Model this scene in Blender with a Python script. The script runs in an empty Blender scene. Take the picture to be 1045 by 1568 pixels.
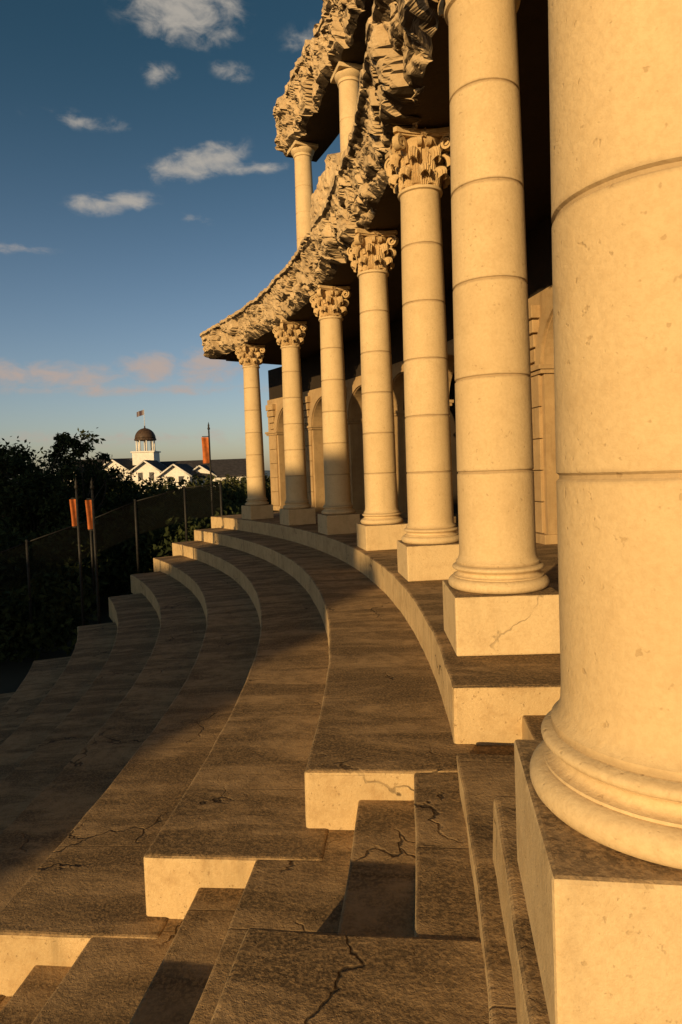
import bpy, bmesh, math, random
from math import sin, cos, pi, radians, sqrt, atan2, floor
from mathutils import Vector, Matrix, noise
random.seed(7)
S = 0.7                       # lower shaft diameter in metres (all plan numbers are in shaft diameters)
CX, CY, R = -48.9*S, 10.66*S, 51*S
scene = bpy.context.scene
col = scene.collection

# ------------------------------------------------------------------ helpers
def link(o, parent=None):
    col.objects.link(o)
    if parent is not None:
        o.parent = parent
    return o
def empty(name, loc=(0,0,0), rz=0):
    e = bpy.data.objects.new(name, None); e.empty_display_size = .3
    e.location = loc; e.rotation_euler = (0,0,rz); col.objects.link(e); return e
def mesh_from(name, verts, faces, mat=None, smooth=False):
    me = bpy.data.meshes.new(name); me.from_pydata(verts, [], faces); me.update()
    bm = bmesh.new(); bm.from_mesh(me); bmesh.ops.recalc_face_normals(bm, faces=bm.faces); bm.to_mesh(me); bm.free()
    if mat: me.materials.append(mat)
    if smooth:
        for p in me.polygons: p.use_smooth = True
    return me
def mkobj(name, me, parent=None, loc=(0,0,0), rz=0):
    o = bpy.data.objects.new(name, me); o.location = loc; o.rotation_euler = (0,0,rz)
    return link(o, parent)
def bevel(o, w=.012, seg=2, ang=30):
    m = o.modifiers.new('bevel','BEVEL'); m.width = w; m.segments = seg; m.limit_method='ANGLE'; m.angle_limit=radians(ang)
def sweep(profile, phis):
    v=[];f=[];n=len(profile)
    for p in phis:
        c,s=cos(p),sin(p)
        for r,z in profile: v.append((r*c,r*s,z))
    for i in range(len(phis)-1):
        for j in range(n):
            k=(j+1)%n
            f.append((i*n+j,i*n+k,(i+1)*n+k,(i+1)*n+j))
    f.append(tuple(range(n))); f.append(tuple((len(phis)-1)*n+j for j in range(n-1,-1,-1)))
    return v,f
def frange(a,b,step):
    n=max(1,int(math.ceil(abs(b-a)/step))); return [a+(b-a)*i/n for i in range(n+1)]
def arc_block(name, r0,r1,z0,z1,p0,p1,mat,parent,step=.3,bw=.03,jit=.011):
    """r,z in shaft diameters, p degrees."""
    a0,a1,b0,b1=r0*S,r1*S,z0*S,z1*S
    prof=[(a0,b0),(a0,b0+(b1-b0)*.5),(a0,b1),(a0+(a1-a0)*.15,b1),(a0+(a1-a0)*.3,b1),(a0+(a1-a0)*.45,b1),(a0+(a1-a0)*.6,b1),(a0+(a1-a0)*.8,b1),(a1,b1),(a1,b0)]
    v,f=sweep(prof,[radians(p) for p in frange(p0,p1,step)])
    if jit:
        vv=[]
        for x,y,z in v:
            q=Vector((x*2.3,y*2.3,z*2.3)); n=noise.noise_vector(q); m=noise.noise_vector(q*.15+Vector((5,3,1)))
            vv.append((x+n.x*jit+m.x*jit*1.5,y+n.y*jit+m.y*jit*1.5,z+n.z*jit*.45))
        v=vv
    o=mkobj(name,mesh_from(name,v,f,mat),parent,(0,0,0) if parent else (CX,CY,0))
    if bw: bevel(o,bw,3)
    return o
def box(name,c,s,mat,parent=None,rz=0,bw=0):
    x,y,z=[k/2 for k in s]
    v=[(-x,-y,-z),(x,-y,-z),(x,y,-z),(-x,y,-z),(-x,-y,z),(x,-y,z),(x,y,z),(-x,y,z)]
    f=[(0,3,2,1),(4,5,6,7),(0,1,5,4),(1,2,6,5),(2,3,7,6),(3,0,4,7)]
    o=mkobj(name,mesh_from(name,v,f,mat),parent,c,rz)
    if bw: bevel(o,bw)
    return o
def lathe_data(prof,seg):
    v=[];f=[];n=len(prof)
    for i in range(seg):
        a=2*pi*i/seg
        for r,z in prof: v.append((r*cos(a),r*sin(a),z))
    for i in range(seg):
        k=(i+1)%seg
        for j in range(n-1): f.append((i*n+j,k*n+j,k*n+j+1,i*n+j+1))
    f.append(tuple(i*n for i in range(seg))); f.append(tuple(i*n+n-1 for i in range(seg)))
    return v,f
def tube(name,p0,p1,r0,r1,mat,parent=None,seg=10):
    p0=Vector(p0);p1=Vector(p1);d=(p1-p0).normalized()
    a=d.orthogonal().normalized();b=d.cross(a);v=[];f=[]
    for p,r in((p0,r0),(p1,r1)):
        for i in range(seg):
            t=2*pi*i/seg;v.append(tuple(p+a*cos(t)*r+b*sin(t)*r))
    for i in range(seg):
        k=(i+1)%seg;f.append((i,k,seg+k,seg+i))
    f.append(tuple(range(seg)));f.append(tuple(range(2*seg-1,seg-1,-1)))
    return mkobj(name,mesh_from(name,v,f,mat,True),parent)

# ------------------------------------------------------------------ materials
class NT:
    def __init__(s,nt): s.nt=nt
    def n(s,t,**k):
        x=s.nt.nodes.new(t)
        for a,b in k.items(): setattr(x,a,b)
        return x
    def l(s,a,b): s.nt.links.new(a,b)
    def m(s,op,a,b=None,c=None,clamp=False):
        x=s.nt.nodes.new('ShaderNodeMath'); x.operation=op; x.use_clamp=clamp
        for i,q in enumerate((a,b,c)):
            if q is None: continue
            if isinstance(q,(int,float)): x.inputs[i].default_value=q
            else: s.l(q,x.inputs[i])
        return x.outputs[0]
    def mix(s,fac,a,b,bt='MIX'):
        x=s.nt.nodes.new('ShaderNodeMix'); x.data_type='RGBA'; x.blend_type=bt
        for i,q in ((0,fac),(6,a),(7,b)):
            if isinstance(q,(int,float)): x.inputs[i].default_value=q
            elif isinstance(q,tuple): x.inputs[i].default_value=(*q,1) if len(q)==3 else q
            else: s.l(q,x.inputs[i])
        return x.outputs[2]
    def ramp(s,v,a,b,lo=0.,hi=1.):
        x=s.nt.nodes.new('ShaderNodeMapRange'); x.clamp=True; x.interpolation_type='SMOOTHSTEP'
        s.l(v,x.inputs[0]); x.inputs[1].default_value=a;x.inputs[2].default_value=b;x.inputs[3].default_value=lo;x.inputs[4].default_value=hi
        return x.outputs[0]
def newmat(name):
    m=bpy.data.materials.new(name); m.use_nodes=True
    return m,NT(m.node_tree),m.node_tree.nodes['Principled BSDF']
def stone(name,ca,cb,top=None,joint=0,rough=.9,pit=.5,bump=.35,fine=14,stain=.35,under=None,drum=None,crack=0):
    m,N,B=newmat(name)
    tc=N.n('ShaderNodeTexCoord'); oi=N.n('ShaderNodeObjectInfo')
    off=N.n('ShaderNodeVectorMath',operation='SCALE'); off.inputs[0].default_value=(13,7,5); N.l(oi.outputs['Random'],off.inputs['Scale'])
    ad=N.n('ShaderNodeVectorMath',operation='ADD'); N.l(tc.outputs['Object'],ad.inputs[0]); N.l(off.outputs[0],ad.inputs[1])
    P=ad.outputs[0]
    def nz(sc,det=5,ro=.6,vec=P,dist=0):
        x=N.n('ShaderNodeTexNoise'); x.inputs['Scale'].default_value=sc;x.inputs['Detail'].default_value=det;x.inputs['Roughness'].default_value=ro;x.inputs['Distortion'].default_value=dist
        N.l(vec,x.inputs['Vector']); return x.outputs[0]
    big=nz(1.1,2,.6); med=nz(5,5,.7); fi=nz(fine*3.5,3,.75); pitn=nz(fine*2.2,2,.6)
    c=N.mix(N.ramp(big,.3,.7),ca,cb)
    c=N.mix(N.ramp(med,.45,.75,0,stain),c,(ca[0]*.58,ca[1]*.50,ca[2]*.42))
    mp=N.n('ShaderNodeMapping'); mp.inputs['Scale'].default_value=(5,5,.5); N.l(P,mp.inputs[0])
    st=nz(1.2,4,.6,mp.outputs[0]); c=N.mix(N.ramp(st,.52,.8,0,stain*.9),c,tuple(k*.45 for k in cb))
    pf=N.ramp(pitn,.66,.73,0,pit); c=N.mix(pf,c,(ca[0]*.45,ca[1]*.38,ca[2]*.30))
    c=N.mix(N.ramp(fi,.35,.7,.0,.35),c,(ca[0]*.72,ca[1]*.66,ca[2]*.58))
    geo=N.n('ShaderNodeNewGeometry'); sx=N.n('ShaderNodeSeparateXYZ'); N.l(geo.outputs['Normal'],sx.inputs[0])
    h=N.m('ADD',N.m('MULTIPLY',fi,.45),N.m('MULTIPLY',med,1.0)); h=N.m('SUBTRACT',h,N.m('MULTIPLY',pf,.8))
    if drum:
        z0,dz=drum; sz=N.n('ShaderNodeSeparateXYZ'); N.l(tc.outputs['Object'],sz.inputs[0])
        q=N.m('DIVIDE',N.m('SUBTRACT',sz.outputs[2],z0),dz); fl=N.m('FLOOR',q)
        wn=N.n('ShaderNodeTexWhiteNoise'); wn.noise_dimensions='2D'; cb2=N.n('ShaderNodeCombineXYZ'); N.l(fl,cb2.inputs[0]); N.l(oi.outputs['Random'],cb2.inputs[1]); N.l(cb2.outputs[0],wn.inputs['Vector'])
        c=N.mix(N.m('MULTIPLY',wn.outputs[0],.32),c,(ca[0]*.74,ca[1]*.68,ca[2]*.58))
        fr=N.m('FRACT',q); d=N.m('MINIMUM',fr,N.m('SUBTRACT',1.,fr)); d=N.m('ADD',d,N.m('MULTIPLY',N.m('SUBTRACT',med,.5),.07))
        c=N.mix(N.ramp(d,.0,.035,.45,0),c,(.20,.13,.07))
    if top:
        so=N.n('ShaderNodeSeparateXYZ'); N.l(tc.outputs['Object'],so.inputs[0])
        rr=N.m('SQRT',N.m('ADD',N.m('POWER',so.outputs[0],2),N.m('POWER',so.outputs[1],2)))
        an=N.m('MULTIPLY',N.m('ARCTAN2',so.outputs[1],so.outputs[0]),36.)
        cv=N.n('ShaderNodeCombineXYZ'); N.l(N.m('MULTIPLY',rr,.6),cv.inputs[0]); N.l(N.m('MULTIPLY',an,1.9),cv.inputs[1]); N.l(N.m('ADD',so.outputs[2],N.m('MULTIPLY',oi.outputs['Random'],9)),cv.inputs[2])
        sk=nz(1.,5,.68,cv.outputs[0],.5) if joint else nz(3,5,.65)
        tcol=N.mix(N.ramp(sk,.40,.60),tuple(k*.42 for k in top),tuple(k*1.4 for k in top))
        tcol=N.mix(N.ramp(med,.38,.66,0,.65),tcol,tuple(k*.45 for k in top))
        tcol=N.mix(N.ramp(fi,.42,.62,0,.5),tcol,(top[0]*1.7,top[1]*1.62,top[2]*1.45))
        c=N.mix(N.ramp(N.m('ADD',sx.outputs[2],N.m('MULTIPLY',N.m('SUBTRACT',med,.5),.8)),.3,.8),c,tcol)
        h=N.m('ADD',h,N.m('MULTIPLY',sk,.9))
    if crack:
        vo=N.n('ShaderNodeTexVoronoi'); vo.feature='DISTANCE_TO_EDGE'; vo.inputs['Scale'].default_value=.75
        wv=N.n('ShaderNodeVectorMath',operation='MULTIPLY_ADD'); x=N.n('ShaderNodeTexNoise'); x.inputs['Scale'].default_value=2.2; x.inputs['Detail'].default_value=4; N.l(P,x.inputs['Vector'])
        N.l(x.outputs[1],wv.inputs[0]); wv.inputs[1].default_value=(.7,.7,.7); N.l(P,wv.inputs[2]); N.l(wv.outputs[0],vo.inputs['Vector'])
        cf=N.m('MULTIPLY',N.ramp(vo.outputs[0],.002,.011,1,0),N.ramp(big,.5,.6,0,crack)); c=N.mix(N.m('MULTIPLY',cf,.8),c,(.03,.02,.012)); h=N.m('SUBTRACT',h,N.m('MULTIPLY',cf,1.2))
    if joint:
        an=N.m('MULTIPLY',N.m('ARCTAN2',so.outputs[1],so.outputs[0]),180/pi/joint)
        an=N.m('ADD',N.m('ADD',an,40),N.m('MULTIPLY',oi.outputs['Random'],3))
        fr=N.m('FRACT',an); d=N.m('MINIMUM',fr,N.m('SUBTRACT',1.,fr)); d=N.m('ADD',d,N.m('MULTIPLY',N.m('SUBTRACT',med,.5),.006))
        jf=N.ramp(d,.0005,.0035,1,0); c=N.mix(N.m('MULTIPLY',jf,.5),c,(.04,.03,.02)); h=N.m('SUBTRACT',h,N.m('MULTIPLY',jf,.8))
    if under: c=N.mix(N.ramp(sx.outputs[2],-.35,-.8),c,under)  # down-facing faces darkened, underside shade put into the colour
    N.l(c,B.inputs['Base Color']); B.inputs['Roughness'].default_value=rough; B.inputs['Specular IOR Level'].default_value=.2
    bp=N.n('ShaderNodeBump'); bp.inputs['Strength'].default_value=bump; bp.inputs['Distance'].default_value=.02; N.l(h,bp.inputs['Height']); N.l(bp.outputs[0],B.inputs['Normal'])
    return m
def plain(name,c,rough=.7,var=.25,sc=6,metal=0):
    m,N,B=newmat(name); tc=N.n('ShaderNodeTexCoord'); x=N.n('ShaderNodeTexNoise'); x.inputs['Scale'].default_value=sc; x.inputs['Detail'].default_value=4
    N.l(tc.outputs['Object'],x.inputs['Vector']); cc=N.mix(N.ramp(x.outputs[0],.3,.7),tuple(k*(1-var) for k in c),tuple(min(1,k*(1+var)) for k in c))
    N.l(cc,B.inputs['Base Color']); B.inputs['Roughness'].default_value=rough; B.inputs['Metallic'].default_value=metal; B.inputs['Specular IOR Level'].default_value=.25
    return m
SH0=-1.27; PT=-1.60; LEDGE=-2.35; CAP0=5.97; CAPT=7.07
M_col=stone('limestone_column',(.63,.475,.265),(.68,.52,.295),None,0,pit=.5,bump=.32,fine=11,stain=.28,drum=((SH0+1.21)*S,1.21*S))
M_base=stone('limestone_base',(.63,.475,.265),(.67,.51,.29),None,0,pit=.4,bump=.3,fine=12,stain=.32)
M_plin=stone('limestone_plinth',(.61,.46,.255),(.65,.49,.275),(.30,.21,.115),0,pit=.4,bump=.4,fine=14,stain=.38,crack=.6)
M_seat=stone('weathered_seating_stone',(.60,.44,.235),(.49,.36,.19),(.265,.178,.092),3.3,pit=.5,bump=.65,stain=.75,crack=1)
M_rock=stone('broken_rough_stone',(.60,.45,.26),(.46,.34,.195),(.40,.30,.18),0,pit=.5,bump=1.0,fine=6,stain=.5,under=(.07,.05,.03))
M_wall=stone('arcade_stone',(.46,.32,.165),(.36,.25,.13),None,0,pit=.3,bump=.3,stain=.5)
M_dark=stone('dark_stone_shade_tone',(.04,.028,.018),(.03,.022,.014),None,0,stain=.4)  # near-black tone, interior shade of the colonnade put into the colour

# ------------------------------------------------------------------ columns
def shaft_prof(h0,h1,r0,r1,joint0,jstep):
    pts=[(r0*1.1*S,h0*S),(r0*1.1*S,(h0+.035)*S),(r0*1.045*S,(h0+.06)*S),(r0*1.01*S,(h0+.11)*S)]
    js=[];z=joint0
    while z<h1-.3: js.append(z); z+=jstep
    H=h1-h0
    def rad(z):
        t=(z-h0)/H; return r0+(r1-r0)*(t**1.9)
    zs=[(h0+.2,0)]
    for j in js:
        zs+= [(j-.3,0),(j-.02,0),(j-.008,-.014),(j+.008,-.014),(j+.02,0),(j+.3,0)]
    zs.append((h1-.12,0)); 
    for z,d in sorted(zs):
        pts.append(((rad(z)+d)*S,z*S))
    pts+=[(r1*1.03*S,(h1-.08)*S),(r1*1.12*S,(h1-.06)*S),(r1*1.14*S,(h1-.03)*S),(r1*1.12*S,h1*S)]
    return pts
def base_prof():
    p=[]
    def tor(cr,cz,rr,rz,a0,a1,n=9):
        for i in range(n+1):
            a=radians(a0+(a1-a0)*i/n); p.append(((cr+rr*cos(a))*S,(cz+rz*sin(a))*S))
    zt=SH0+.002; 
    p.append((.3*S,(PT+.0)*S)); 
    tor(.58,PT+.08,.08,.078,-90,90)
    p.append((.59*S,(PT+.162)*S)); p.append((.59*S,(PT+.176)*S))
    tor(.592,PT+.217,.055,.04,250,130,6)
    p.append((.572*S,(PT+.252)*S))
    tor(.56,PT+.285,.04,.03,-80,90,6)
    p.append((.53*S,zt*S)); p.append((.3*S,zt*S))
    return p
ME={}
v,f=lathe_data(shaft_prof(SH0,CAP0,.5,.425,SH0+1.21,1.21),96); ME['shaft']=mesh_from('column_shaft',v,f,M_col,True)
v,f=lathe_data(base_prof(),96); ME['base']=mesh_from('column_base',v,f,M_base,True)
# --- Corinthian capital
def capital():
    V=[];F=[]
    def add(v,f):
        o=len(V); V.extend(v); F.extend([tuple(i+o for i in q) for q in f])
    def bell(h): 
        t=h/.95; return .40+.02*t+.12*t**4
    v,f=lathe_data([(bell(h)*S,h*S) for h in [0,.15,.3,.45,.6,.72,.82,.9,.95]],40); add(v,f)
    def leaf(th,h0,H,W,out,nu=18,nv=10):
        v=[];f=[]
        for i in range(nu+1):
            u=i/nu
            if u<.62:
                h=h0+H*u/.62*.86; off=.02+.05*(u/.62)**2
                rho=bell(h)+off
            else:
                a=(u-.62)/.38*pi*1.15
                hb=h0+H*.86; rb=bell(hb)+.07
                rho=rb+out*.5*(1-cos(a)); h=hb+H*.13*sin(a)-.09*(a/pi)**2
            w=W*(.66+.5*sin(min(1,u*1.25)*pi*.62))*(1-max(0,u-.72)*1.2)
            w*=1-.26*abs(((u*6.)%1)) if u<.85 else 1
            for j in range(nv+1):
                q=(j/nv*2-1); 
                rad=rho+.035*(1-q*q)-.028*abs(sin(q*pi*2.5))-(.03*q*q if u>.6 else -.02*q*q)
                ang=th+q*w/(rho)
                v.append((rad*cos(ang)*S,rad*sin(ang)*S,(h-(.03*q*q if u<.6 else .07*q*q))*S))
        n=nv+1
        m=len(v)
        for x,y,z in list(v):
            k=sqrt(x*x+y*y); v.append((x*(1-.045*S/k),y*(1-.045*S/k),z-.012*S))
        for i in range(nu):
            for j in range(nv):
                a,b,c,d=i*n+j,i*n+j+1,(i+1)*n+j+1,(i+1)*n+j
                f.append((a,b,c,d)); f.append((m+a,m+d,m+c,m+b))
        for i in range(nu):
            for j in (0,nv):
                a=i*n+j;b=(i+1)*n+j; f.append((a,b,m+b,m+a))
        for j in range(nv):
            a=nu*n+j; f.append((a,a+1,m+a+1,m+a)); f.append((j+1,j,m+j,m+j+1))
        add(v,f)
    for i in range(8): leaf(i*pi/4,0.02,.40,.150,.17)
    for i in range(8): leaf(i*pi/4+pi/8,.06,.70,.13,.19)
    def volute(th,rc,hc,R0,w,turns,h_start):
        pts=[]
        rs=bell(h_start)+.03
        start=(rs,h_start); tot=26
        top=(rc,hc+R0)
        for i in range(6):
            t=i/6; pts.append((start[0]+(top[0]-start[0])*t**1.3, start[1]+(top[1]-start[1])*(1-(1-t)**1.6)))
        for i in range(tot+1):
            t=i/tot; a=pi/2-t*turns*2*pi; rr=R0*(1-.8*t)
            pts.append((rc+rr*cos(a),hc+rr*sin(a)))
        v=[];f=[];n=len(pts)
        ca,sa=cos(th),sin(th)
        for i,(p,h) in enumerate(pts):
            ww=w*(.55 if i<3 else 1); th_=.026
            a=pts[max(0,i-1)];b=pts[min(n-1,i+1)];dx,dz=b[0]-a[0],b[1]-a[1];L=sqrt(dx*dx+dz*dz)+1e-6;nx,nz_=-dz/L,dx/L
            for sx,sn in((-1,1),(1,1),(1,-1),(-1,-1)):
                pr=p+nx*sn*th_;hz=h+nz_*sn*th_;la=sx*ww
                v.append(((pr*ca-la*sa)*S,(pr*sa+la*ca)*S,hz*S))
        for i in range(n-1):
            for j in range(4):
                k=(j+1)%4;f.append((i*4+j,i*4+k,(i+1)*4+k,(i+1)*4+j))
        f.append((0,1,2,3));f.append(tuple((n-1)*4+j for j in(3,2,1,0)));add(v,f)
    for i in range(4):
        th=pi/4+i*pi/2
        volute(th,.72,.82,.15,.075,1.6,.5)
        volute(th-pi/4+.17,.54,.84,.08,.045,1.3,.55); volute(th-pi/4-.17,.54,.84,.08,.045,1.3,.55)
    def aba(h0,h1,hd,dep):
        out=[]
        for k in range(4):
            a0=pi/4+k*pi/2;a1=a0+pi/2
            c0=Vector((cos(a0),sin(a0)))*hd;c1=Vector((cos(a1),sin(a1)))*hd
            t=(c1-c0).normalized();nrm=-((c0+c1)/2).normalized();c0=c0+t*.06;c1=c1-t*.06
            for i in range(9):
                q=i/8; p=c0.lerp(c1,q)+nrm*dep*4*q*(1-q); out.append(p)
        n=len(out);v=[(p.x*S,p.y*S,h0*S) for p in out]+[(p.x*S,p.y*S,h1*S) for p in out]
        f=[(i,(i+1)%n,n+(i+1)%n,n+i) for i in range(n)]+[tuple(range(n)),tuple(range(2*n-1,n-1,-1))]
        add(v,f)
    aba(.965,1.0,.84,.10);aba(1.003,1.1,.91,.11)
    for i in range(4):
        a=i*pi/2
        for (r,h,s) in ((.57,1.0,.085),(.60,1.0,.045)):
            bmv=[];ff=[]
            for p in range(7):
                for q in range(10):
                    u=-pi/2+pi*p/6;w=2*pi*q/10;k=1+.25*cos(5*w)
                    x=r+s*.36*sin(u+pi/2);y=s*cos(u)*cos(w)*k;z=h+s*cos(u)*sin(w)*k
                    bmv.append(((x*cos(a)-y*sin(a))*S,(x*sin(a)+y*cos(a))*S,z*S))
            for p in range(6):
                for q in range(10):
                    q2=(q+1)%10;ff.append((p*10+q,p*10+q2,(p+1)*10+q2,(p+1)*10+q))
            add(bmv,ff)
    return V,F
v,f=capital(); ME['cap']=mesh_from('corinthian_capital',v,f,stone('capital_stone',(.60,.43,.22),(.49,.35,.175),None,0,pit=.5,bump=.5,fine=14,stain=.5),True)
hp=.67
for k in range(1,8):
    ph=radians(-2.2+6.4*(k-2))
    e=empty('stone_column',(CX+R*cos(ph),CY+R*sin(ph),0),ph)
    o=mkobj('shaft',ME['shaft'],e); m=o.modifiers.new('es','EDGE_SPLIT'); m.split_angle=radians(35)
    o.rotation_euler=(0,0,k*1.3)
    o=mkobj('base',ME['base'],e); m=o.modifiers.new('es','EDGE_SPLIT'); m.split_angle=radians(45)
    o=mkobj('capital',ME['cap'],e,(0,0,CAP0*S)); m=o.modifiers.new('es','EDGE_SPLIT'); m.split_angle=radians(50)
    box('plinth',(0,0,(PT+LEDGE)/2*S),(2*hp*S,2*hp*S,(PT-LEDGE)*S-.002),M_plin,e,0,.016)

# ------------------------------------------------------------------ seating
seat=empty('amphitheater_seating',(CX,CY,0))
NT_=13
front=[50.16]+[48.6-1.5*i for i in range(NT_)]
lev=[-2.35]+[-2.98-.585*i for i in range(NT_)]
farA=[-4.23,-4.98,-5.6,-5.95]+[-6.1-.1*i for i in range(NT_)]
nearA=[-6.9,-7.6,-8.2,-8.6]+[-8.8-.1*i for i in range(NT_)]
endF=[35.3,34.0,33.4,31.8,30.3,27,23.,19.5,17,15,14,13,12,11]
for k in range(0,NT_):
    r1=front[k-1]+.25 if k else 60.5
    zb=lev[k+1]-.35
    arc_block('tier',front[k],r1,zb,lev[k],farA[k],endF[k],M_seat,seat)
    arc_block('tier',front[k]+(.10 if k==0 else 0),r1,zb,lev[k],-24,nearA[k],M_seat,seat,jit=.018 if k==0 else .011)
arc_block('aisle_landing',51.45,60.4,-3.2,-2.358,nearA[0]-.2,farA[0]+.2,M_seat,seat)
arc_block('aisle_step',50.88,51.6,-3.25,-2.67,nearA[0]-.2,farA[0]+.2,M_seat,seat,bw=.018)
for k in range(1,NT_-1):
    full_r1=(front[k-1]+.7) if k>1 else 51.2
    arc_block('aisle_tread',front[k]+1.1,full_r1,lev[k]-.6,lev[k]-.014,nearA[k]-.35,farA[k-1]+.1,M_seat,seat,bw=.02,jit=.008)
    arc_block('aisle_step',front[k]+.54,front[k]+1.2,lev[k]-1.0,lev[k]-.29,nearA[k]-.2,farA[k]+.1,M_seat,seat,bw=.02,jit=.009)
arc_block('kerb_slab',50.12,50.86,-3.2,-2.82,-24,-4.9,M_seat,seat,bw=.025,jit=.02)

# ------------------------------------------------------------------ entablatures (broken stone edge)
def rocky(name,prof_fn,steps,amp,mat,seed=0):
    phis=[]
    for a,b,s in steps: 
        q=frange(a,b,s); phis+= q if not phis else q[1:]
    v=[];f=[]
    for p in phis:
        a=radians(p); prof=prof_fn(p)
        rad=Vector((cos(a),sin(a),0))
        for (r,z,w) in prof:
            P=Vector((r*S*cos(a),r*S*sin(a),z*S))
            # fracture pattern laid out on the developed face (arc length, height)
            Q=Vector((p*.623+seed, z*S, r*S*.35))
            wq=noise.noise_vector(Q*1.7)*.16+noise.noise_vector(Q*5)*.05
            d,pt=noise.voronoi(Vector((Q.x*.95,Q.y*.95,Q.z))+wq)
            q2=Vector((Q.x*2.6,Q.y*2.6,Q.z*2.6))+wq
            d2,pt2=noise.voronoi(q2)
            dd=Vector((Q.x*.95,Q.y*.95,Q.z))+wq-pt[0]; t1=noise.noise_vector(pt[0]*3.7+Vector((.3,.1,.7)))
            d3=q2-pt2[0]; t2=noise.noise_vector(pt2[0]*2.9+Vector((.3,.6,.2)))
            out=.26*noise.noise(pt[0]*5.3+Vector((.5,.2,.1)))+.30*dd.dot(t1)+.09*noise.noise(pt2[0]*7.7)+.16*d3.dot(t2)
            out+=-.11*math.exp(-(d[1]-d[0])*30)-.04*math.exp(-(d2[1]-d2[0])*26)
            out+=.09*noise.noise(Q*.8)+.05*noise.noise(Q*4.2)+.03*noise.noise(Q*9)+.018*noise.noise(Q*19)
            up=.10*noise.noise(Q*1.1+Vector((9,9,9)))+.05*noise.noise(Q*4+Vector((3,9,9)))
            v.append(tuple(P+(Vector((0,0,up))-rad*out)*w*amp))
    n=len(prof)
    for i in range(len(phis)-1):
        for j in range(n):
            k=(j+1)%n; f.append((i*n+j,i*n+k,(i+1)*n+k,(i+1)*n+j))
    f.append(tuple(range(n)));f.append(tuple((len(phis)-1)*n+j for j in range(n-1,-1,-1)))
    return mkobj(name,mesh_from(name,v,f,mat),None,(CX,CY,0))
def dens(keys,n):
    out=[]
    for i in range(len(keys)-1):
        (r0,z0,w0),(r1,z1,w1)=keys[i],keys[i+1]; m=n[i]
        for j in range(m):
            t=j/m; out.append((r0+(r1-r0)*t,z0+(z1-z0)*t,w0+(w1-w0)*t))
    out.append(keys[-1]); return out
def mainprof(p):
    j0=abs(sin(radians((p+2.2)/6.4*180)))
    j1=noise.noise(Vector((p*.5,3,0))); j2=noise.noise(Vector((p*1.9,9,0))); j3=noise.noise(Vector((p*5,9,3)))
    b=CAPT-.02+.26*j0+.28*j1+.18*j2+.08*j3; tp=8.64+.06*noise.noise(Vector((p*.5,1,4)))+.04*j3
    return dens([(52.0,CAPT+.06,0),(51.0,CAPT+.06,.05),(50.72,CAPT+.06,.3),(50.50,b,.8),(50.22,b+.22,1.),(50.02,tp-.34,1.),(49.96,tp-.24,.55),(49.88,tp-.2,.3),(49.84,tp-.17,.3),(49.84,tp-.02,.3),(50.1,tp+.02,.3),(51.2,tp,.3),(52.0,tp-.1,0)],[4,4,7,7,24,3,2,1,3,2,4,2])
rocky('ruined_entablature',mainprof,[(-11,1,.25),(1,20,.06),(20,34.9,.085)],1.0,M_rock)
def upprof(p):
    b=15.45-.3*max(0,noise.noise(Vector((p*1.1,20,0)))); tp=17.6+.3*noise.noise(Vector((p*.6,31,4)))
    return dens([(53.3,15.5,0),(52.2,15.5,.05),(51.65,b,.4),(51.42,b+.2,.8),(51.35,b+.8,1.),(51.2,tp-.4,1.),(51.05,tp-.3,.5),(51.05,tp,.5),(51.6,tp+.1,.6),(52.6,tp,.5),(53.3,tp-.2,0)],[3,4,4,9,18,2,3,5,5,2])
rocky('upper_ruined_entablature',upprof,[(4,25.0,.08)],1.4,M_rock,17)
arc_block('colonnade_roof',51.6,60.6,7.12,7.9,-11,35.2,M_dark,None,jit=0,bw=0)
v,f=lathe_data(shaft_prof(8.45,15.0,.46,.40,9.9,1.21),48); ME['ush']=mesh_from('upper_shaft',v,f,M_base,True)
v,f=lathe_data([(x*S,z*S) for x,z in [(.3,15.0),(.43,15.0),(.44,15.06),(.52,15.14),(.56,15.24),(.56,15.28),(.3,15.28)]],48); ME['ucap']=mesh_from('upper_echinus',v,f,M_base,True)
for ph in (4.2,10.6,17.0,23.7):
    a=radians(ph); e=empty('upper_stone_column',(CX+52.1*S*cos(a),CY+52.1*S*sin(a),0),a)
    for nm,k in(('shaft','ush'),('echinus','ucap')):
        o=mkobj(nm,ME[k],e); m=o.modifiers.new('es','EDGE_SPLIT'); m.split_angle=radians(35)
    box('abacus',(0,0,15.37*S),(1.15*S,1.15*S,.17*S),M_base,e,0,.01)
def frag(p):
    t=(p-17.9)/3.6; tp=13.4+1.0*noise.noise(Vector((p*1.3,2,2)))-1.2*abs(t-.5)
    return dens([(53.2,8.5,0),(51.9,8.5,.1),(51.85,10.5,.4),(51.9,tp-.1,.9),(52.3,tp,.9),(53.2,tp,.3)],[2,10,20,3,3])
rocky('broken_upper_wall',frag,[(17.9,22.2,.08)],1.0,M_rock,40)

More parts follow.
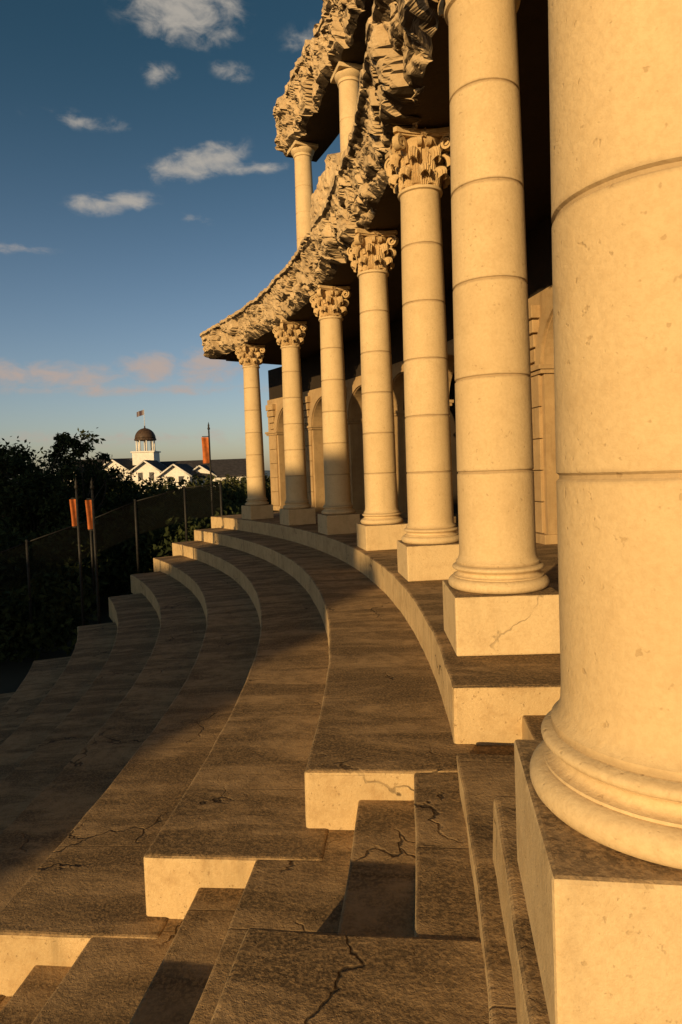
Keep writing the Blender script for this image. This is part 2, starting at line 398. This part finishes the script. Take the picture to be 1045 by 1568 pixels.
# ------------------------------------------------------------------ arcade
arc=empty('arcade_wall',(CX,CY,0))
def arcade(r0,r1,pstart,n,dp,pier,spring,top,floorz):
    samples=[]
    for b in range(n):
        pc=pstart+b*dp
        hw=math.degrees(pier/2/r0)
        samples.append((pc-hw,floorz));samples.append((pc+hw,floorz))
        if b<n-1:
            a0=pc+hw;a1=pc+dp-hw;c=(a0+a1)/2;rr=radians(a1-a0)/2*r0
            for i in range(21):
                t=pi-pi*i/20; x=cos(t); samples.append((c+x*(a1-a0)/2, spring+rr*sin(t)))
    v=[];f=[]
    for p,h in samples:
        a=radians(p);c,s=cos(a)*S,sin(a)*S
        v+= [(r0*c,r0*s,h*S),(r0*c,r0*s,top*S),(r1*c,r1*s,top*S),(r1*c,r1*s,h*S)]
    m=len(samples)
    for i in range(m-1):
        o=i*4;q=o+4
        if abs(samples[i][0]-samples[i+1][0])>1e-6:
            f+= [(o,q,q+1,o+1),(o+2,q+2,q+3,o+3),(o+1,q+1,q+2,o+2)]
        f.append((o,o+3,q+3,q))
    f.append((0,1,2,3));f.append((m*4-4,m*4-1,m*4-2,m*4-3))
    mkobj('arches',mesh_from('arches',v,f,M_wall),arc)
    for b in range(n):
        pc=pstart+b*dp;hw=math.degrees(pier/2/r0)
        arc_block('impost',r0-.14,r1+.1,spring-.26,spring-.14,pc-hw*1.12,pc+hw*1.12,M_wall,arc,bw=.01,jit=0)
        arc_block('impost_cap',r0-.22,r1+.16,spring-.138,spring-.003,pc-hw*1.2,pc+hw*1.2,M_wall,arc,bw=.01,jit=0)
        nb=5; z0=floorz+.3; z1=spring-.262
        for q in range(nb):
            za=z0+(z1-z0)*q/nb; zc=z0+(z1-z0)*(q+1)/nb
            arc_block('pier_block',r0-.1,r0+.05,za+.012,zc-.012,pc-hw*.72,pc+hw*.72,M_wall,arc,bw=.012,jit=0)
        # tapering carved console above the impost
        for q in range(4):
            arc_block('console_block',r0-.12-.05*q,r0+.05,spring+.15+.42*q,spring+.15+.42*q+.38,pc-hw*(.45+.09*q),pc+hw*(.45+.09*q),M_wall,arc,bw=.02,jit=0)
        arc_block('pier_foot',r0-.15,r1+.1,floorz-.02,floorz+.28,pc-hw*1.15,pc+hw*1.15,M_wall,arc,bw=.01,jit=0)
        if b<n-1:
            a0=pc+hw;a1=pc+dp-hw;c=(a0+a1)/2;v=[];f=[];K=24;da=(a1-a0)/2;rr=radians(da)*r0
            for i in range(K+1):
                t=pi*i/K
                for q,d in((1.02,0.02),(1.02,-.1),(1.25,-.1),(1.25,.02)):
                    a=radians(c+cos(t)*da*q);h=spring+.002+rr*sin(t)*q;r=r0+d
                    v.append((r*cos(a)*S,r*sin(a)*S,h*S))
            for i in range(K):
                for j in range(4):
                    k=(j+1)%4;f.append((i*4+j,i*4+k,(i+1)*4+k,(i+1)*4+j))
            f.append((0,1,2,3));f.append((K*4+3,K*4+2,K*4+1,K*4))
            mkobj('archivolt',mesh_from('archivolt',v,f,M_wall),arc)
arcade(55.7,56.5,-8.6,11,4.555,1.25,2.95,5.1,LEDGE)
arc_block('shade_toned_upper_wall',55.75,56.4,5.103,7.1,-9.3,37.4,M_dark,None,jit=0,bw=0)  # upper arcade wall, shade above the arches put into its dark colour
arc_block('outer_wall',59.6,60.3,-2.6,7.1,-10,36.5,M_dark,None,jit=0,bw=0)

# ------------------------------------------------------------------ ground, hills
GZ=-6.9
M_gr,N,B=newmat('dry_grass_ground'); tc=N.n('ShaderNodeTexCoord'); x=N.n('ShaderNodeTexNoise'); x.inputs['Scale'].default_value=.15; x.inputs['Detail'].default_value=9; N.l(tc.outputs['Object'],x.inputs[0])
N.l(N.mix(N.ramp(x.outputs[0],.35,.65),(.02,.023,.010),(.042,.037,.02)),B.inputs['Base Color']); B.inputs['Roughness'].default_value=1
v=[];f=[]
G=60;L=6000
def gx(i): t=(i/G*2-1); return L*t*abs(t)**1.5
for i in range(G+1):
    for j in range(G+1):
        X,Y=gx(i),gx(j); d=sqrt(X*X+Y*Y); z=GZ+ (noise.noise(Vector((X*.02,Y*.02,0)))*1.0 if d>60 else 0)*min(1,(d-60)/100 if d>60 else 0)
        v.append((X,Y,z))
for i in range(G):
    for j in range(G): f.append((i*(G+1)+j,(i+1)*(G+1)+j,(i+1)*(G+1)+j+1,i*(G+1)+j+1))
mkobj('ground',mesh_from('ground',v,f,M_gr,True))
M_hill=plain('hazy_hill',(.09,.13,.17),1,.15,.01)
v=[];f=[];K=160
for i in range(K+1):
    a=radians(-60+150*i/K); hh=14+30*max(0,noise.noise(Vector((i*.07,2,1)))+.25)+3*noise.noise(Vector((i*.5,7,1)))
    for d,h in((2300,GZ-5),(2500,hh*.6),(2700,hh),(3000,hh*.7),(3300,GZ-5)): v.append((d*sin(a),d*cos(a),h))
for i in range(K):
    for j in range(4): f.append((i*5+j,(i+1)*5+j,(i+1)*5+j+1,i*5+j+1))
mkobj('distant_hills',mesh_from('distant_hills',v,f,M_hill,True))

# ------------------------------------------------------------------ foliage
def leafmat(name,a,b):
    m,N,B=newmat(name); tc=N.n('ShaderNodeTexCoord'); x=N.n('ShaderNodeTexNoise'); x.inputs['Scale'].default_value=.9; x.inputs['Detail'].default_value=4; N.l(tc.outputs['Object'],x.inputs[0])
    N.l(N.mix(N.ramp(x.outputs[0],.35,.65),a,b),B.inputs['Base Color']); B.inputs['Roughness'].default_value=.85; B.inputs['Specular IOR Level'].default_value=.1
    return m
M_leaf=leafmat('dark_leaves',(.016,.024,.009),(.042,.050,.016))
M_leaf2=leafmat('shrub_leaves',(.03,.038,.013),(.068,.068,.024))
M_bark=plain('bark',(.05,.04,.028),.95,.4,8)
def leaves(pts,size,rnd):
    v=[];f=[]
    for p in pts:
        d=Vector((rnd.gauss(0,1),rnd.gauss(0,1),rnd.gauss(0,1))).normalized(); e=d.orthogonal().normalized(); e=Matrix.Rotation(rnd.random()*6.28,3,d)@e
        g=d.cross(e); s=size*(.6+rnd.random()*.8); n=len(v)
        v+= [tuple(p-e*s),tuple(p+g*s*.45+d*s*.1),tuple(p+e*s),tuple(p-g*s*.45+d*s*.1)]; f.append((n,n+1,n+2,n+3))
    return v,f
def nomesh(name,v,f,mat):
    me=bpy.data.meshes.new(name); me.from_pydata(v,[],f); me.materials.append(mat); return me
def tree(name,loc,H,cr,nclump,nleaf,size,seed,mat,tight=.6,ks=1.):
    rnd=random.Random(seed); e=empty(name,loc)
    trunkh=H*.45; v=[];f=[]
    def limb(p0,p1,r0,r1,bend=.15):
        seg=7;prev=None;k=6;pts=[]
        off=Vector((rnd.gauss(0,1),rnd.gauss(0,1),0))*bend*(p1-p0).length*.4
        for i in range(k+1):
            t=i/k;c=p0.lerp(p1,t)+off*sin(pi*t);r=r0+(r1-r0)*t;n=len(v)
            for j in range(seg):
                a=2*pi*j/seg;v.append((c.x+cos(a)*r,c.y+sin(a)*r,c.z))
            if prev is not None:
                for j in range(seg): f.append((prev+j,prev+(j+1)%seg,n+(j+1)%seg,n+j))
            prev=n;pts.append(c)
        return pts
    tp=limb(Vector((0,0,-.3)),Vector((rnd.gauss(0,.3),rnd.gauss(0,.3),trunkh)),H*.028,H*.016)[-1]
    pts=[]
    for i in range(nclump):
        a=rnd.random()*6.28; u=rnd.random()**.6; zz=H*(.42+.58*rnd.random()); k=sqrt(max(.05,1-((zz/H-.66)/.38)**2))
        c=Vector((cos(a)*cr*u*k,sin(a)*cr*u*k,zz*.97))
        if i<nclump*.6: limb(tp.lerp(Vector((0,0,trunkh*.6)),rnd.random()),c,H*.009,H*.002,.3)
        rr=cr*(.13+.17*rnd.random())*ks
        for _ in range(int(nleaf/nclump)):
            d=Vector((rnd.gauss(0,1),rnd.gauss(0,1),rnd.gauss(0,.7)))*rr*tight; pts.append(c+d)
    mkobj('limbs',nomesh('limbs',v,f,M_bark),e)
    v2,f2=leaves(pts,size,rnd); mkobj('crown',nomesh('crown',v2,f2,mat),e)
tree('tree',(-17.0,42,GZ),10.2,2.6,34,2600,.17,3,M_leaf,.6,.75)
for i,(x,y,h,c) in enumerate([(-20.5,41,8.9,3.2),(-23.0,44,9.5,3.4),(-16.2,46,7.4,2.8),(-20.5,50,9.0,3.4),(-18.2,39,7.5,2.4)]):
    tree('tree',(x,y,GZ),h,c,55,6000,.15,i+13,M_leaf)
def shrubs(name,region,n,leafn,size,seed,mat,hr):
    rnd=random.Random(seed);pts=[]
    for i in range(n):
        x,y=region(rnd);h=hr(rnd,x,y);r=1.2+rnd.random()*1.4
        for _ in range(leafn):
            d=Vector((rnd.gauss(0,1),rnd.gauss(0,1),rnd.gauss(0,1))).normalized()*rnd.random()**.3
            k=GZ+h*.55+d.z*h*.45; pts.append(Vector((x+d.x*r,y+d.y*r,k)))
    v,f=leaves(pts,size,rnd); mkobj(name,nomesh(name,v,f,mat))
def reg1(r): y=48+r.random()*45; return ((-.46+.47*r.random())*y,y)
shrubs('distant_tree_row',reg1,150,360,.26,5,M_leaf2,lambda r,x,y:5.4+r.random()*2.0)
def reg2(r):
    y=24+r.random()*20; return (-.35*y-2.0-r.random()*y*.38,y)
shrubs('dark_shrub_mass',reg2,90,480,.17,6,M_leaf,lambda r,x,y:1.8+2.6*r.random()+(y-24)*.10)
def reg3(r):
    y=34+r.random()*14; return (-.44*y+r.random()*y*.30,y)
shrubs('shrub_bank',reg3,60,480,.18,9,M_leaf,lambda r,x,y:4.0+1.7*r.random())

# ------------------------------------------------------------------ fence beyond tier ends
M_met=plain('dark_metal',(.03,.028,.025),.6,.2,10,.3)
M_mesh,N,B=newmat('chain_link'); tc=N.n('ShaderNodeTexCoord'); so=N.n('ShaderNodeSeparateXYZ'); N.l(tc.outputs['UV'],so.inputs[0])
def band(v): 
    fr=N.m('FRACT',v); return N.m('LESS_THAN',fr,.2)
w=N.m('MAXIMUM',band(N.m('ADD',so.outputs[0],so.outputs[1])),band(N.m('SUBTRACT',so.outputs[0],so.outputs[1])))
N.l(w,B.inputs['Alpha']); B.inputs['Base Color'].default_value=(.012,.012,.011,1); B.inputs['Roughness'].default_value=.9; B.inputs['Specular IOR Level'].default_value=.1
fen=empty('chain_link_fence',(0,0,0))
fp=[(-5.2,28.3,-1.65),(-6.6,27.6,-1.75),(-8.3,26.3,-2.2),(-9.6,24.9,-2.8),(-11.2,23.1,-3.4),(-13.5,20.6,-4.4)]
for i,(x,y,z) in enumerate(fp):
    tube('post',(x,y,z-1.5),(x,y,z+1.45),.05,.045,M_met,fen)
    if i:
        a=Vector(fp[i-1]);b=Vector(fp[i]);L=(b-a).length
        me=bpy.data.meshes.new('mesh_panel');me.from_pydata([tuple(a),tuple(b),(b.x,b.y,b.z+1.35),(a.x,a.y,a.z+1.35)],[],[(0,1,2,3)])
        uv=me.uv_layers.new();
        for q,c in enumerate(((0,0),(L/.09,0),(L/.09,15),(0,15))): uv.data[q].uv=c
        me.materials.append(M_mesh);mkobj('mesh_panel',me,fen)
        tube('rail',(a.x,a.y,a.z+1.36),(b.x,b.y,b.z+1.36),.02,.02,M_met,fen,6)

# ------------------------------------------------------------------ banner poles
M_ban=plain('orange_banner_cloth',(.42,.12,.03),.85,.25,4)
def banner(x,y,zb,zt,bw,bh,side=-1):
    e=empty('banner_pole',(x,y,0))
    tube('pole',(0,0,zb),(0,0,zt),.05,.035,M_met,e); 
    v,f=lathe_data([(.001,zt),(.05,zt+.02),(.065,zt+.08),(.03,zt+.15),(.045,zt+.19),(.001,zt+.38)],10); mkobj('finial',mesh_from('finial',v,f,M_met,True),e)
    for zz in (zt-.28,zt-.32-bh): tube('arm',(0,0,zz),(side*bw*1.05,0,zz),.018,.018,M_met,e)
    v=[];f=[]
    for i in range(7):
        for j in range(9):
            u,w=i/6,j/8; v.append((side*(.04+u*bw*(1-.05*sin(w*pi))),.06*sin(u*5+w*2),zt-.31-w*(bh-.02)))
    for i in range(6):
        for j in range(8): f.append((i*9+j,(i+1)*9+j,(i+1)*9+j+1,i*9+j+1))
    mkobj('banner_cloth',mesh_from('banner_cloth',v,f,M_ban,True),e)
banner(-5.85,29.6,-4.5,2.15,.30,1.2)
banner(-7.45,19.6,-5.5,-.22,.17,.9)
banner(-8.25,20.4,-5.5,-.2,.17,.86)

# ------------------------------------------------------------------ buildings
M_white=plain('white_painted_siding',(.66,.63,.58),.6,.08,2)
M_roof=plain('dark_shingle_roof',(.04,.036,.038),.9,.3,2)
M_glass=plain('window_glass',(.03,.035,.045),.15,.1,1)
M_domem=plain('weathered_copper_dome',(.06,.036,.022),.6,.3,2)
def gable(e,cx,cy,w,d,zb,ze,zr,rz,nw=4):
    x,y=w/2,d/2
    g=empty('wing',(cx,cy,0),rz); g.parent=e
    v=[(-x,-y,zb),(x,-y,zb),(x,y,zb),(-x,y,zb),(-x,-y,ze),(x,-y,ze),(x,y,ze),(-x,y,ze),(-x,0,zr-.15),(x,0,zr-.15)]
    f=[(0,1,5,4),(2,3,7,6),(1,2,6,9,5),(3,0,4,8,7),(0,3,2,1)]
    mkobj('walls',mesh_from('walls',v,f,M_white),g)
    o=.6
    sl=(zr-ze)/y
    v=[];
    for sx in(-1,1):
        for (yy,zz) in((-y-o,ze-o*sl),(0,zr),(y+o,ze-o*sl),(y+o,ze-o*sl-.22),(0,zr-.22),(-y-o,ze-o*sl-.22)): v.append((sx*(x+o),yy,zz+.12))
    f=[(0,1,7,6),(1,2,8,7),(2,3,9,8),(3,4,10,9),(4,5,11,10),(5,0,6,11),(0,5,4,1),(1,4,3,2),(6,7,10,11),(7,8,9,10)]
    mkobj('roof',mesh_from('roof',v,f,M_roof),g)
    for sx in(-1,1):
        for s in(-1,1):
            tube('bargeboard',(sx*(x+o+.05),s*(y+o),ze-o*sl-.05),(sx*(x+o+.05),0,zr-.05),.17,.17,M_white,g,4)
    for i in range(nw):
        X=-x+w*(i+.5)/nw
        box('window',(X,-(y+.04),ze-1.6),(1.0,.06,1.5),M_glass,g); box('window_frame',(X,-(y+.01),ze-1.6),(1.3,.03,1.8),M_white,g)
    for X in (-d*.2,d*.2):
        box('gable_window',(-(x+.04),X,ze-1.0),(.06,.8,1.3),M_glass,g)
b=empty('white_cupola_building',(0,0,0))
gable(b,-30,124,24,11,GZ,.9,3.3,radians(4),8)
gable(b,-43.5,112,9,8,GZ,.2,2.6,radians(78),3)
gable(b,-46,130,12,9,GZ,1.6,4.4,radians(12),4)
gable(b,-39.5,118,6,6,GZ,1.9,3.9,radians(84),2)
gable(b,-33.5,116,5,5,GZ,1.7,3.4,radians(86),2)
gable(b,-20.5,118,9,7,GZ,.5,2.2,radians(8),3)
gable(b,-27.5,113,6,5,GZ,.8,2.5,radians(85),2)
gable(b,-24,117,5,5,GZ,.6,2.2,radians(82),2)
cu=empty('cupola',(-35.4,120,.75)); cu.parent=b; cu.scale=(.88,.88,.88)
box('cupola_base',(0,0,3.6),(4.4,4.4,2.6),M_white,cu); box('cupola_cornice',(0,0,5.0),(4.9,4.9,.25),M_white,cu)
for i in range(8):
    a=i*pi/4+pi/8; tube('cupola_column',(1.8*cos(a),1.8*sin(a),5.1),(1.8*cos(a),1.8*sin(a),7.4),.17,.14,M_white,cu,8)
v,f=lathe_data([(.1,5.1),(.35,5.1),(.35,7.4),(.1,7.4)],8); mkobj('lantern_core',mesh_from('lantern_core',v,f,M_white),cu)
v,f=lathe_data([(.1,7.38),(2.15,7.38),(2.25,7.5),(2.2,7.75),(.1,7.75)],24); mkobj('cupola_ring',mesh_from('cupola_ring',v,f,M_domem,False),cu)
v,f=lathe_data([(2.12*cos(t*pi/20),7.76+2.2*sin(t*pi/20)) for t in range(0,10)]+[(.15,10.0),(.12,10.4),(.02,10.5)],24); mkobj('dome',mesh_from('dome',v,f,M_domem,True),cu)
tube('flagpole',(0,0,10.3),(0,0,13.9),.07,.05,M_white,cu,6)
M_flag,N,B=newmat('striped_flag'); tc=N.n('ShaderNodeTexCoord'); so=N.n('ShaderNodeSeparateXYZ'); N.l(tc.outputs['Object'],so.inputs[0])
N.l(N.mix(N.m('LESS_THAN',N.m('FRACT',N.m('MULTIPLY',so.outputs[2],4.)),.5),(.10,.08,.09),(.07,.03,.035)),B.inputs['Base Color'])
v=[];f=[]
for i in range(9):
    for j in range(5): v.append((-.05-i*.19,.12*sin(i*.9),13.8-j*.26-.06*i))
for i in range(8):
    for j in range(4): f.append((i*5+j,(i+1)*5+j,(i+1)*5+j+1,i*5+j+1))
mkobj('flag',mesh_from('flag',v,f,M_flag,True),cu)

# added unseen blocks behind-left of the viewpoint, shaped for the shadow over the seats
AZ=radians(28); EL=radians(12)
def us(u,s): return ((u*cos(AZ)+s*sin(AZ))*S,(-u*sin(AZ)+s*cos(AZ))*S)
st=empty('shadow_blocker',(0,0,0)); s0=-60; up=-s0*math.tan(EL)
def wing(u0,u1,h0,dp):  # one unseen shadow-casting block, dressed as a building wing
    x,y=us((u0+u1)/2,s0-dp/2); top=(h0+up)*S
    box('walls',(x,y,(top+GZ)/2),((u1-u0)*S,dp*S,top-GZ),M_wall,st,-AZ,.05)
    box('blocker_parapet',(x,y,top-.5),((u1-u0)*S+.3,dp*S+.3,.25),M_wall,st,-AZ,.03)
wing(-22.3,-9.0,5.5,9); wing(-9.05,-7.3,1.0,7); wing(-19,-14,5.8,4); wing(-36,-22.25,.9,8)
wing(-80,-35,13.5,12)  # added to keep the trees on the left in shade
for i in range(4):
    for j in range(4):
        x,y=us(-20.5+i*3.4,s0+.05); box('window',(x,y,-3+j*3.6),(1.1,.12,1.9),M_glass,st,-AZ)

# ------------------------------------------------------------------ sky
W=bpy.data.worlds.new('World'); scene.world=W; W.use_nodes=True; nt=W.node_tree; N=NT(nt)
bg=nt.nodes['Background']; out=nt.nodes['World Output']
sky=N.n('ShaderNodeTexSky'); sky.sky_type='NISHITA'; sky.sun_disc=False; sky.sun_elevation=EL; sky.sun_rotation=radians(180)+AZ
sky.ozone_density=2.2; sky.dust_density=1.2; sky.air_density=1.0; sky.altitude=50
tc=N.n('ShaderNodeTexCoord'); so=N.n('ShaderNodeSeparateXYZ'); N.l(tc.outputs['Generated'],so.inputs[0])
az=N.m('ARCTAN2',so.outputs[0],so.outputs[1]); el=N.m('ARCSINE',so.outputs[2])
tint=N.mix(N.ramp(el,.0,.62),(1.85,1.62,1.62),(.48,.76,.74))
N.l(N.mix(1.,sky.outputs[0],tint,'MULTIPLY'),bg.inputs[0]); bg.inputs[1].default_value=.067
clouds=[(-.205,.600,.075,.028,.0,1.),(-.140,.540,.025,.010,-.1,.7),(-.245,.530,.025,.010,.1,.7),(-.190,.435,.065,.015,.25,1.),(-.114,.430,.045,.006,.05,.8),(-.318,.378,.055,.010,.14,.95),
(-.43,.150,.12,.014,0,.9),(-.273,.163,.045,.016,.05,1.),(-.19,.168,.055,.020,.1,1.),(-.35,.47,.06,.008,.0,.5),(-.20,.365,.03,.006,0,.5),(-.02,.57,.04,.015,0,.5),(-.3,.13,.2,.007,0,.65),(-.35,.06,.3,.010,0,.5),(-.45,.31,.05,.006,.05,.5),(.25,.3,.2,.03,0,.8),(-.75,.35,.2,.04,.1,.9),(-.8,.15,.2,.03,0,.9)]
mask=None
for (a0,e0,wa,we,t,s) in clouds:
    da=N.m('SUBTRACT',az,a0);de=N.m('SUBTRACT',el,e0)
    p=N.m('DIVIDE',N.m('ADD',N.m('MULTIPLY',da,cos(t)),N.m('MULTIPLY',de,sin(t))),wa*1.55)
    q=N.m('DIVIDE',N.m('SUBTRACT',N.m('MULTIPLY',de,cos(t)),N.m('MULTIPLY',da,sin(t))),we*1.9)
    d=N.m('SQRT',N.m('ADD',N.m('POWER',p,2.),N.m('POWER',q,2.)))
    m=N.m('MULTIPLY',N.m('SUBTRACT',1.,d,clamp=True),s)
    mask=m if mask is None else N.m('MAXIMUM',mask,m)
cv=N.n('ShaderNodeCombineXYZ'); N.l(az,cv.inputs[0]); N.l(N.m('MULTIPLY',el,1.9),cv.inputs[1])
nz=N.n('ShaderNodeTexNoise'); nz.inputs['Scale'].default_value=24; nz.inputs['Detail'].default_value=8; nz.inputs['Roughness'].default_value=.6; nz.inputs['Distortion'].default_value=.3; N.l(cv.outputs[0],nz.inputs[0])
dens_=N.m('ADD',mask,N.m('MULTIPLY',N.m('SUBTRACT',nz.outputs[0],.5),2.0))
fac=N.ramp(dens_,.05,1.05,0,.85); fac=N.m('MULTIPLY',fac,N.ramp(mask,.0,.35))
bg2=N.n('ShaderNodeBackground'); 
N.l(N.mix(N.ramp(el,.1,.4),(.64,.48,.40),(.62,.56,.48)),bg2.inputs[0]); bg2.inputs[1].default_value=.76
ms=N.n('ShaderNodeMixShader'); N.l(fac,ms.inputs[0]); N.l(bg.outputs[0],ms.inputs[1]); N.l(bg2.outputs[0],ms.inputs[2]); N.l(ms.outputs[0],out.inputs[0])

sun=bpy.data.lights.new('sun','SUN'); sun.energy=5; sun.angle=radians(.5); sun.color=(1,.68,.315)
so_=bpy.data.objects.new('sun',sun); col.objects.link(so_)
dirv=Vector((sin(AZ)*cos(EL),cos(AZ)*cos(EL),-sin(EL))); so_.rotation_euler=dirv.to_track_quat('-Z','Y').to_euler()

# ------------------------------------------------------------------ camera
cam=bpy.data.cameras.new('camera'); cam.sensor_fit='VERTICAL'; cam.sensor_height=36; cam.lens=36*1000/1568; cam.clip_end=9000; cam.clip_start=.05
cam.shift_y=-20/1568
co=bpy.data.objects.new('camera',cam); col.objects.link(co); scene.camera=co
co.matrix_world=Matrix.Rotation(pi/2-.04,4,'X')@Matrix.Rotation(-.038,4,'Z')
scene.view_settings.view_transform='Standard'; scene.view_settings.look='None'; scene.view_settings.exposure=0
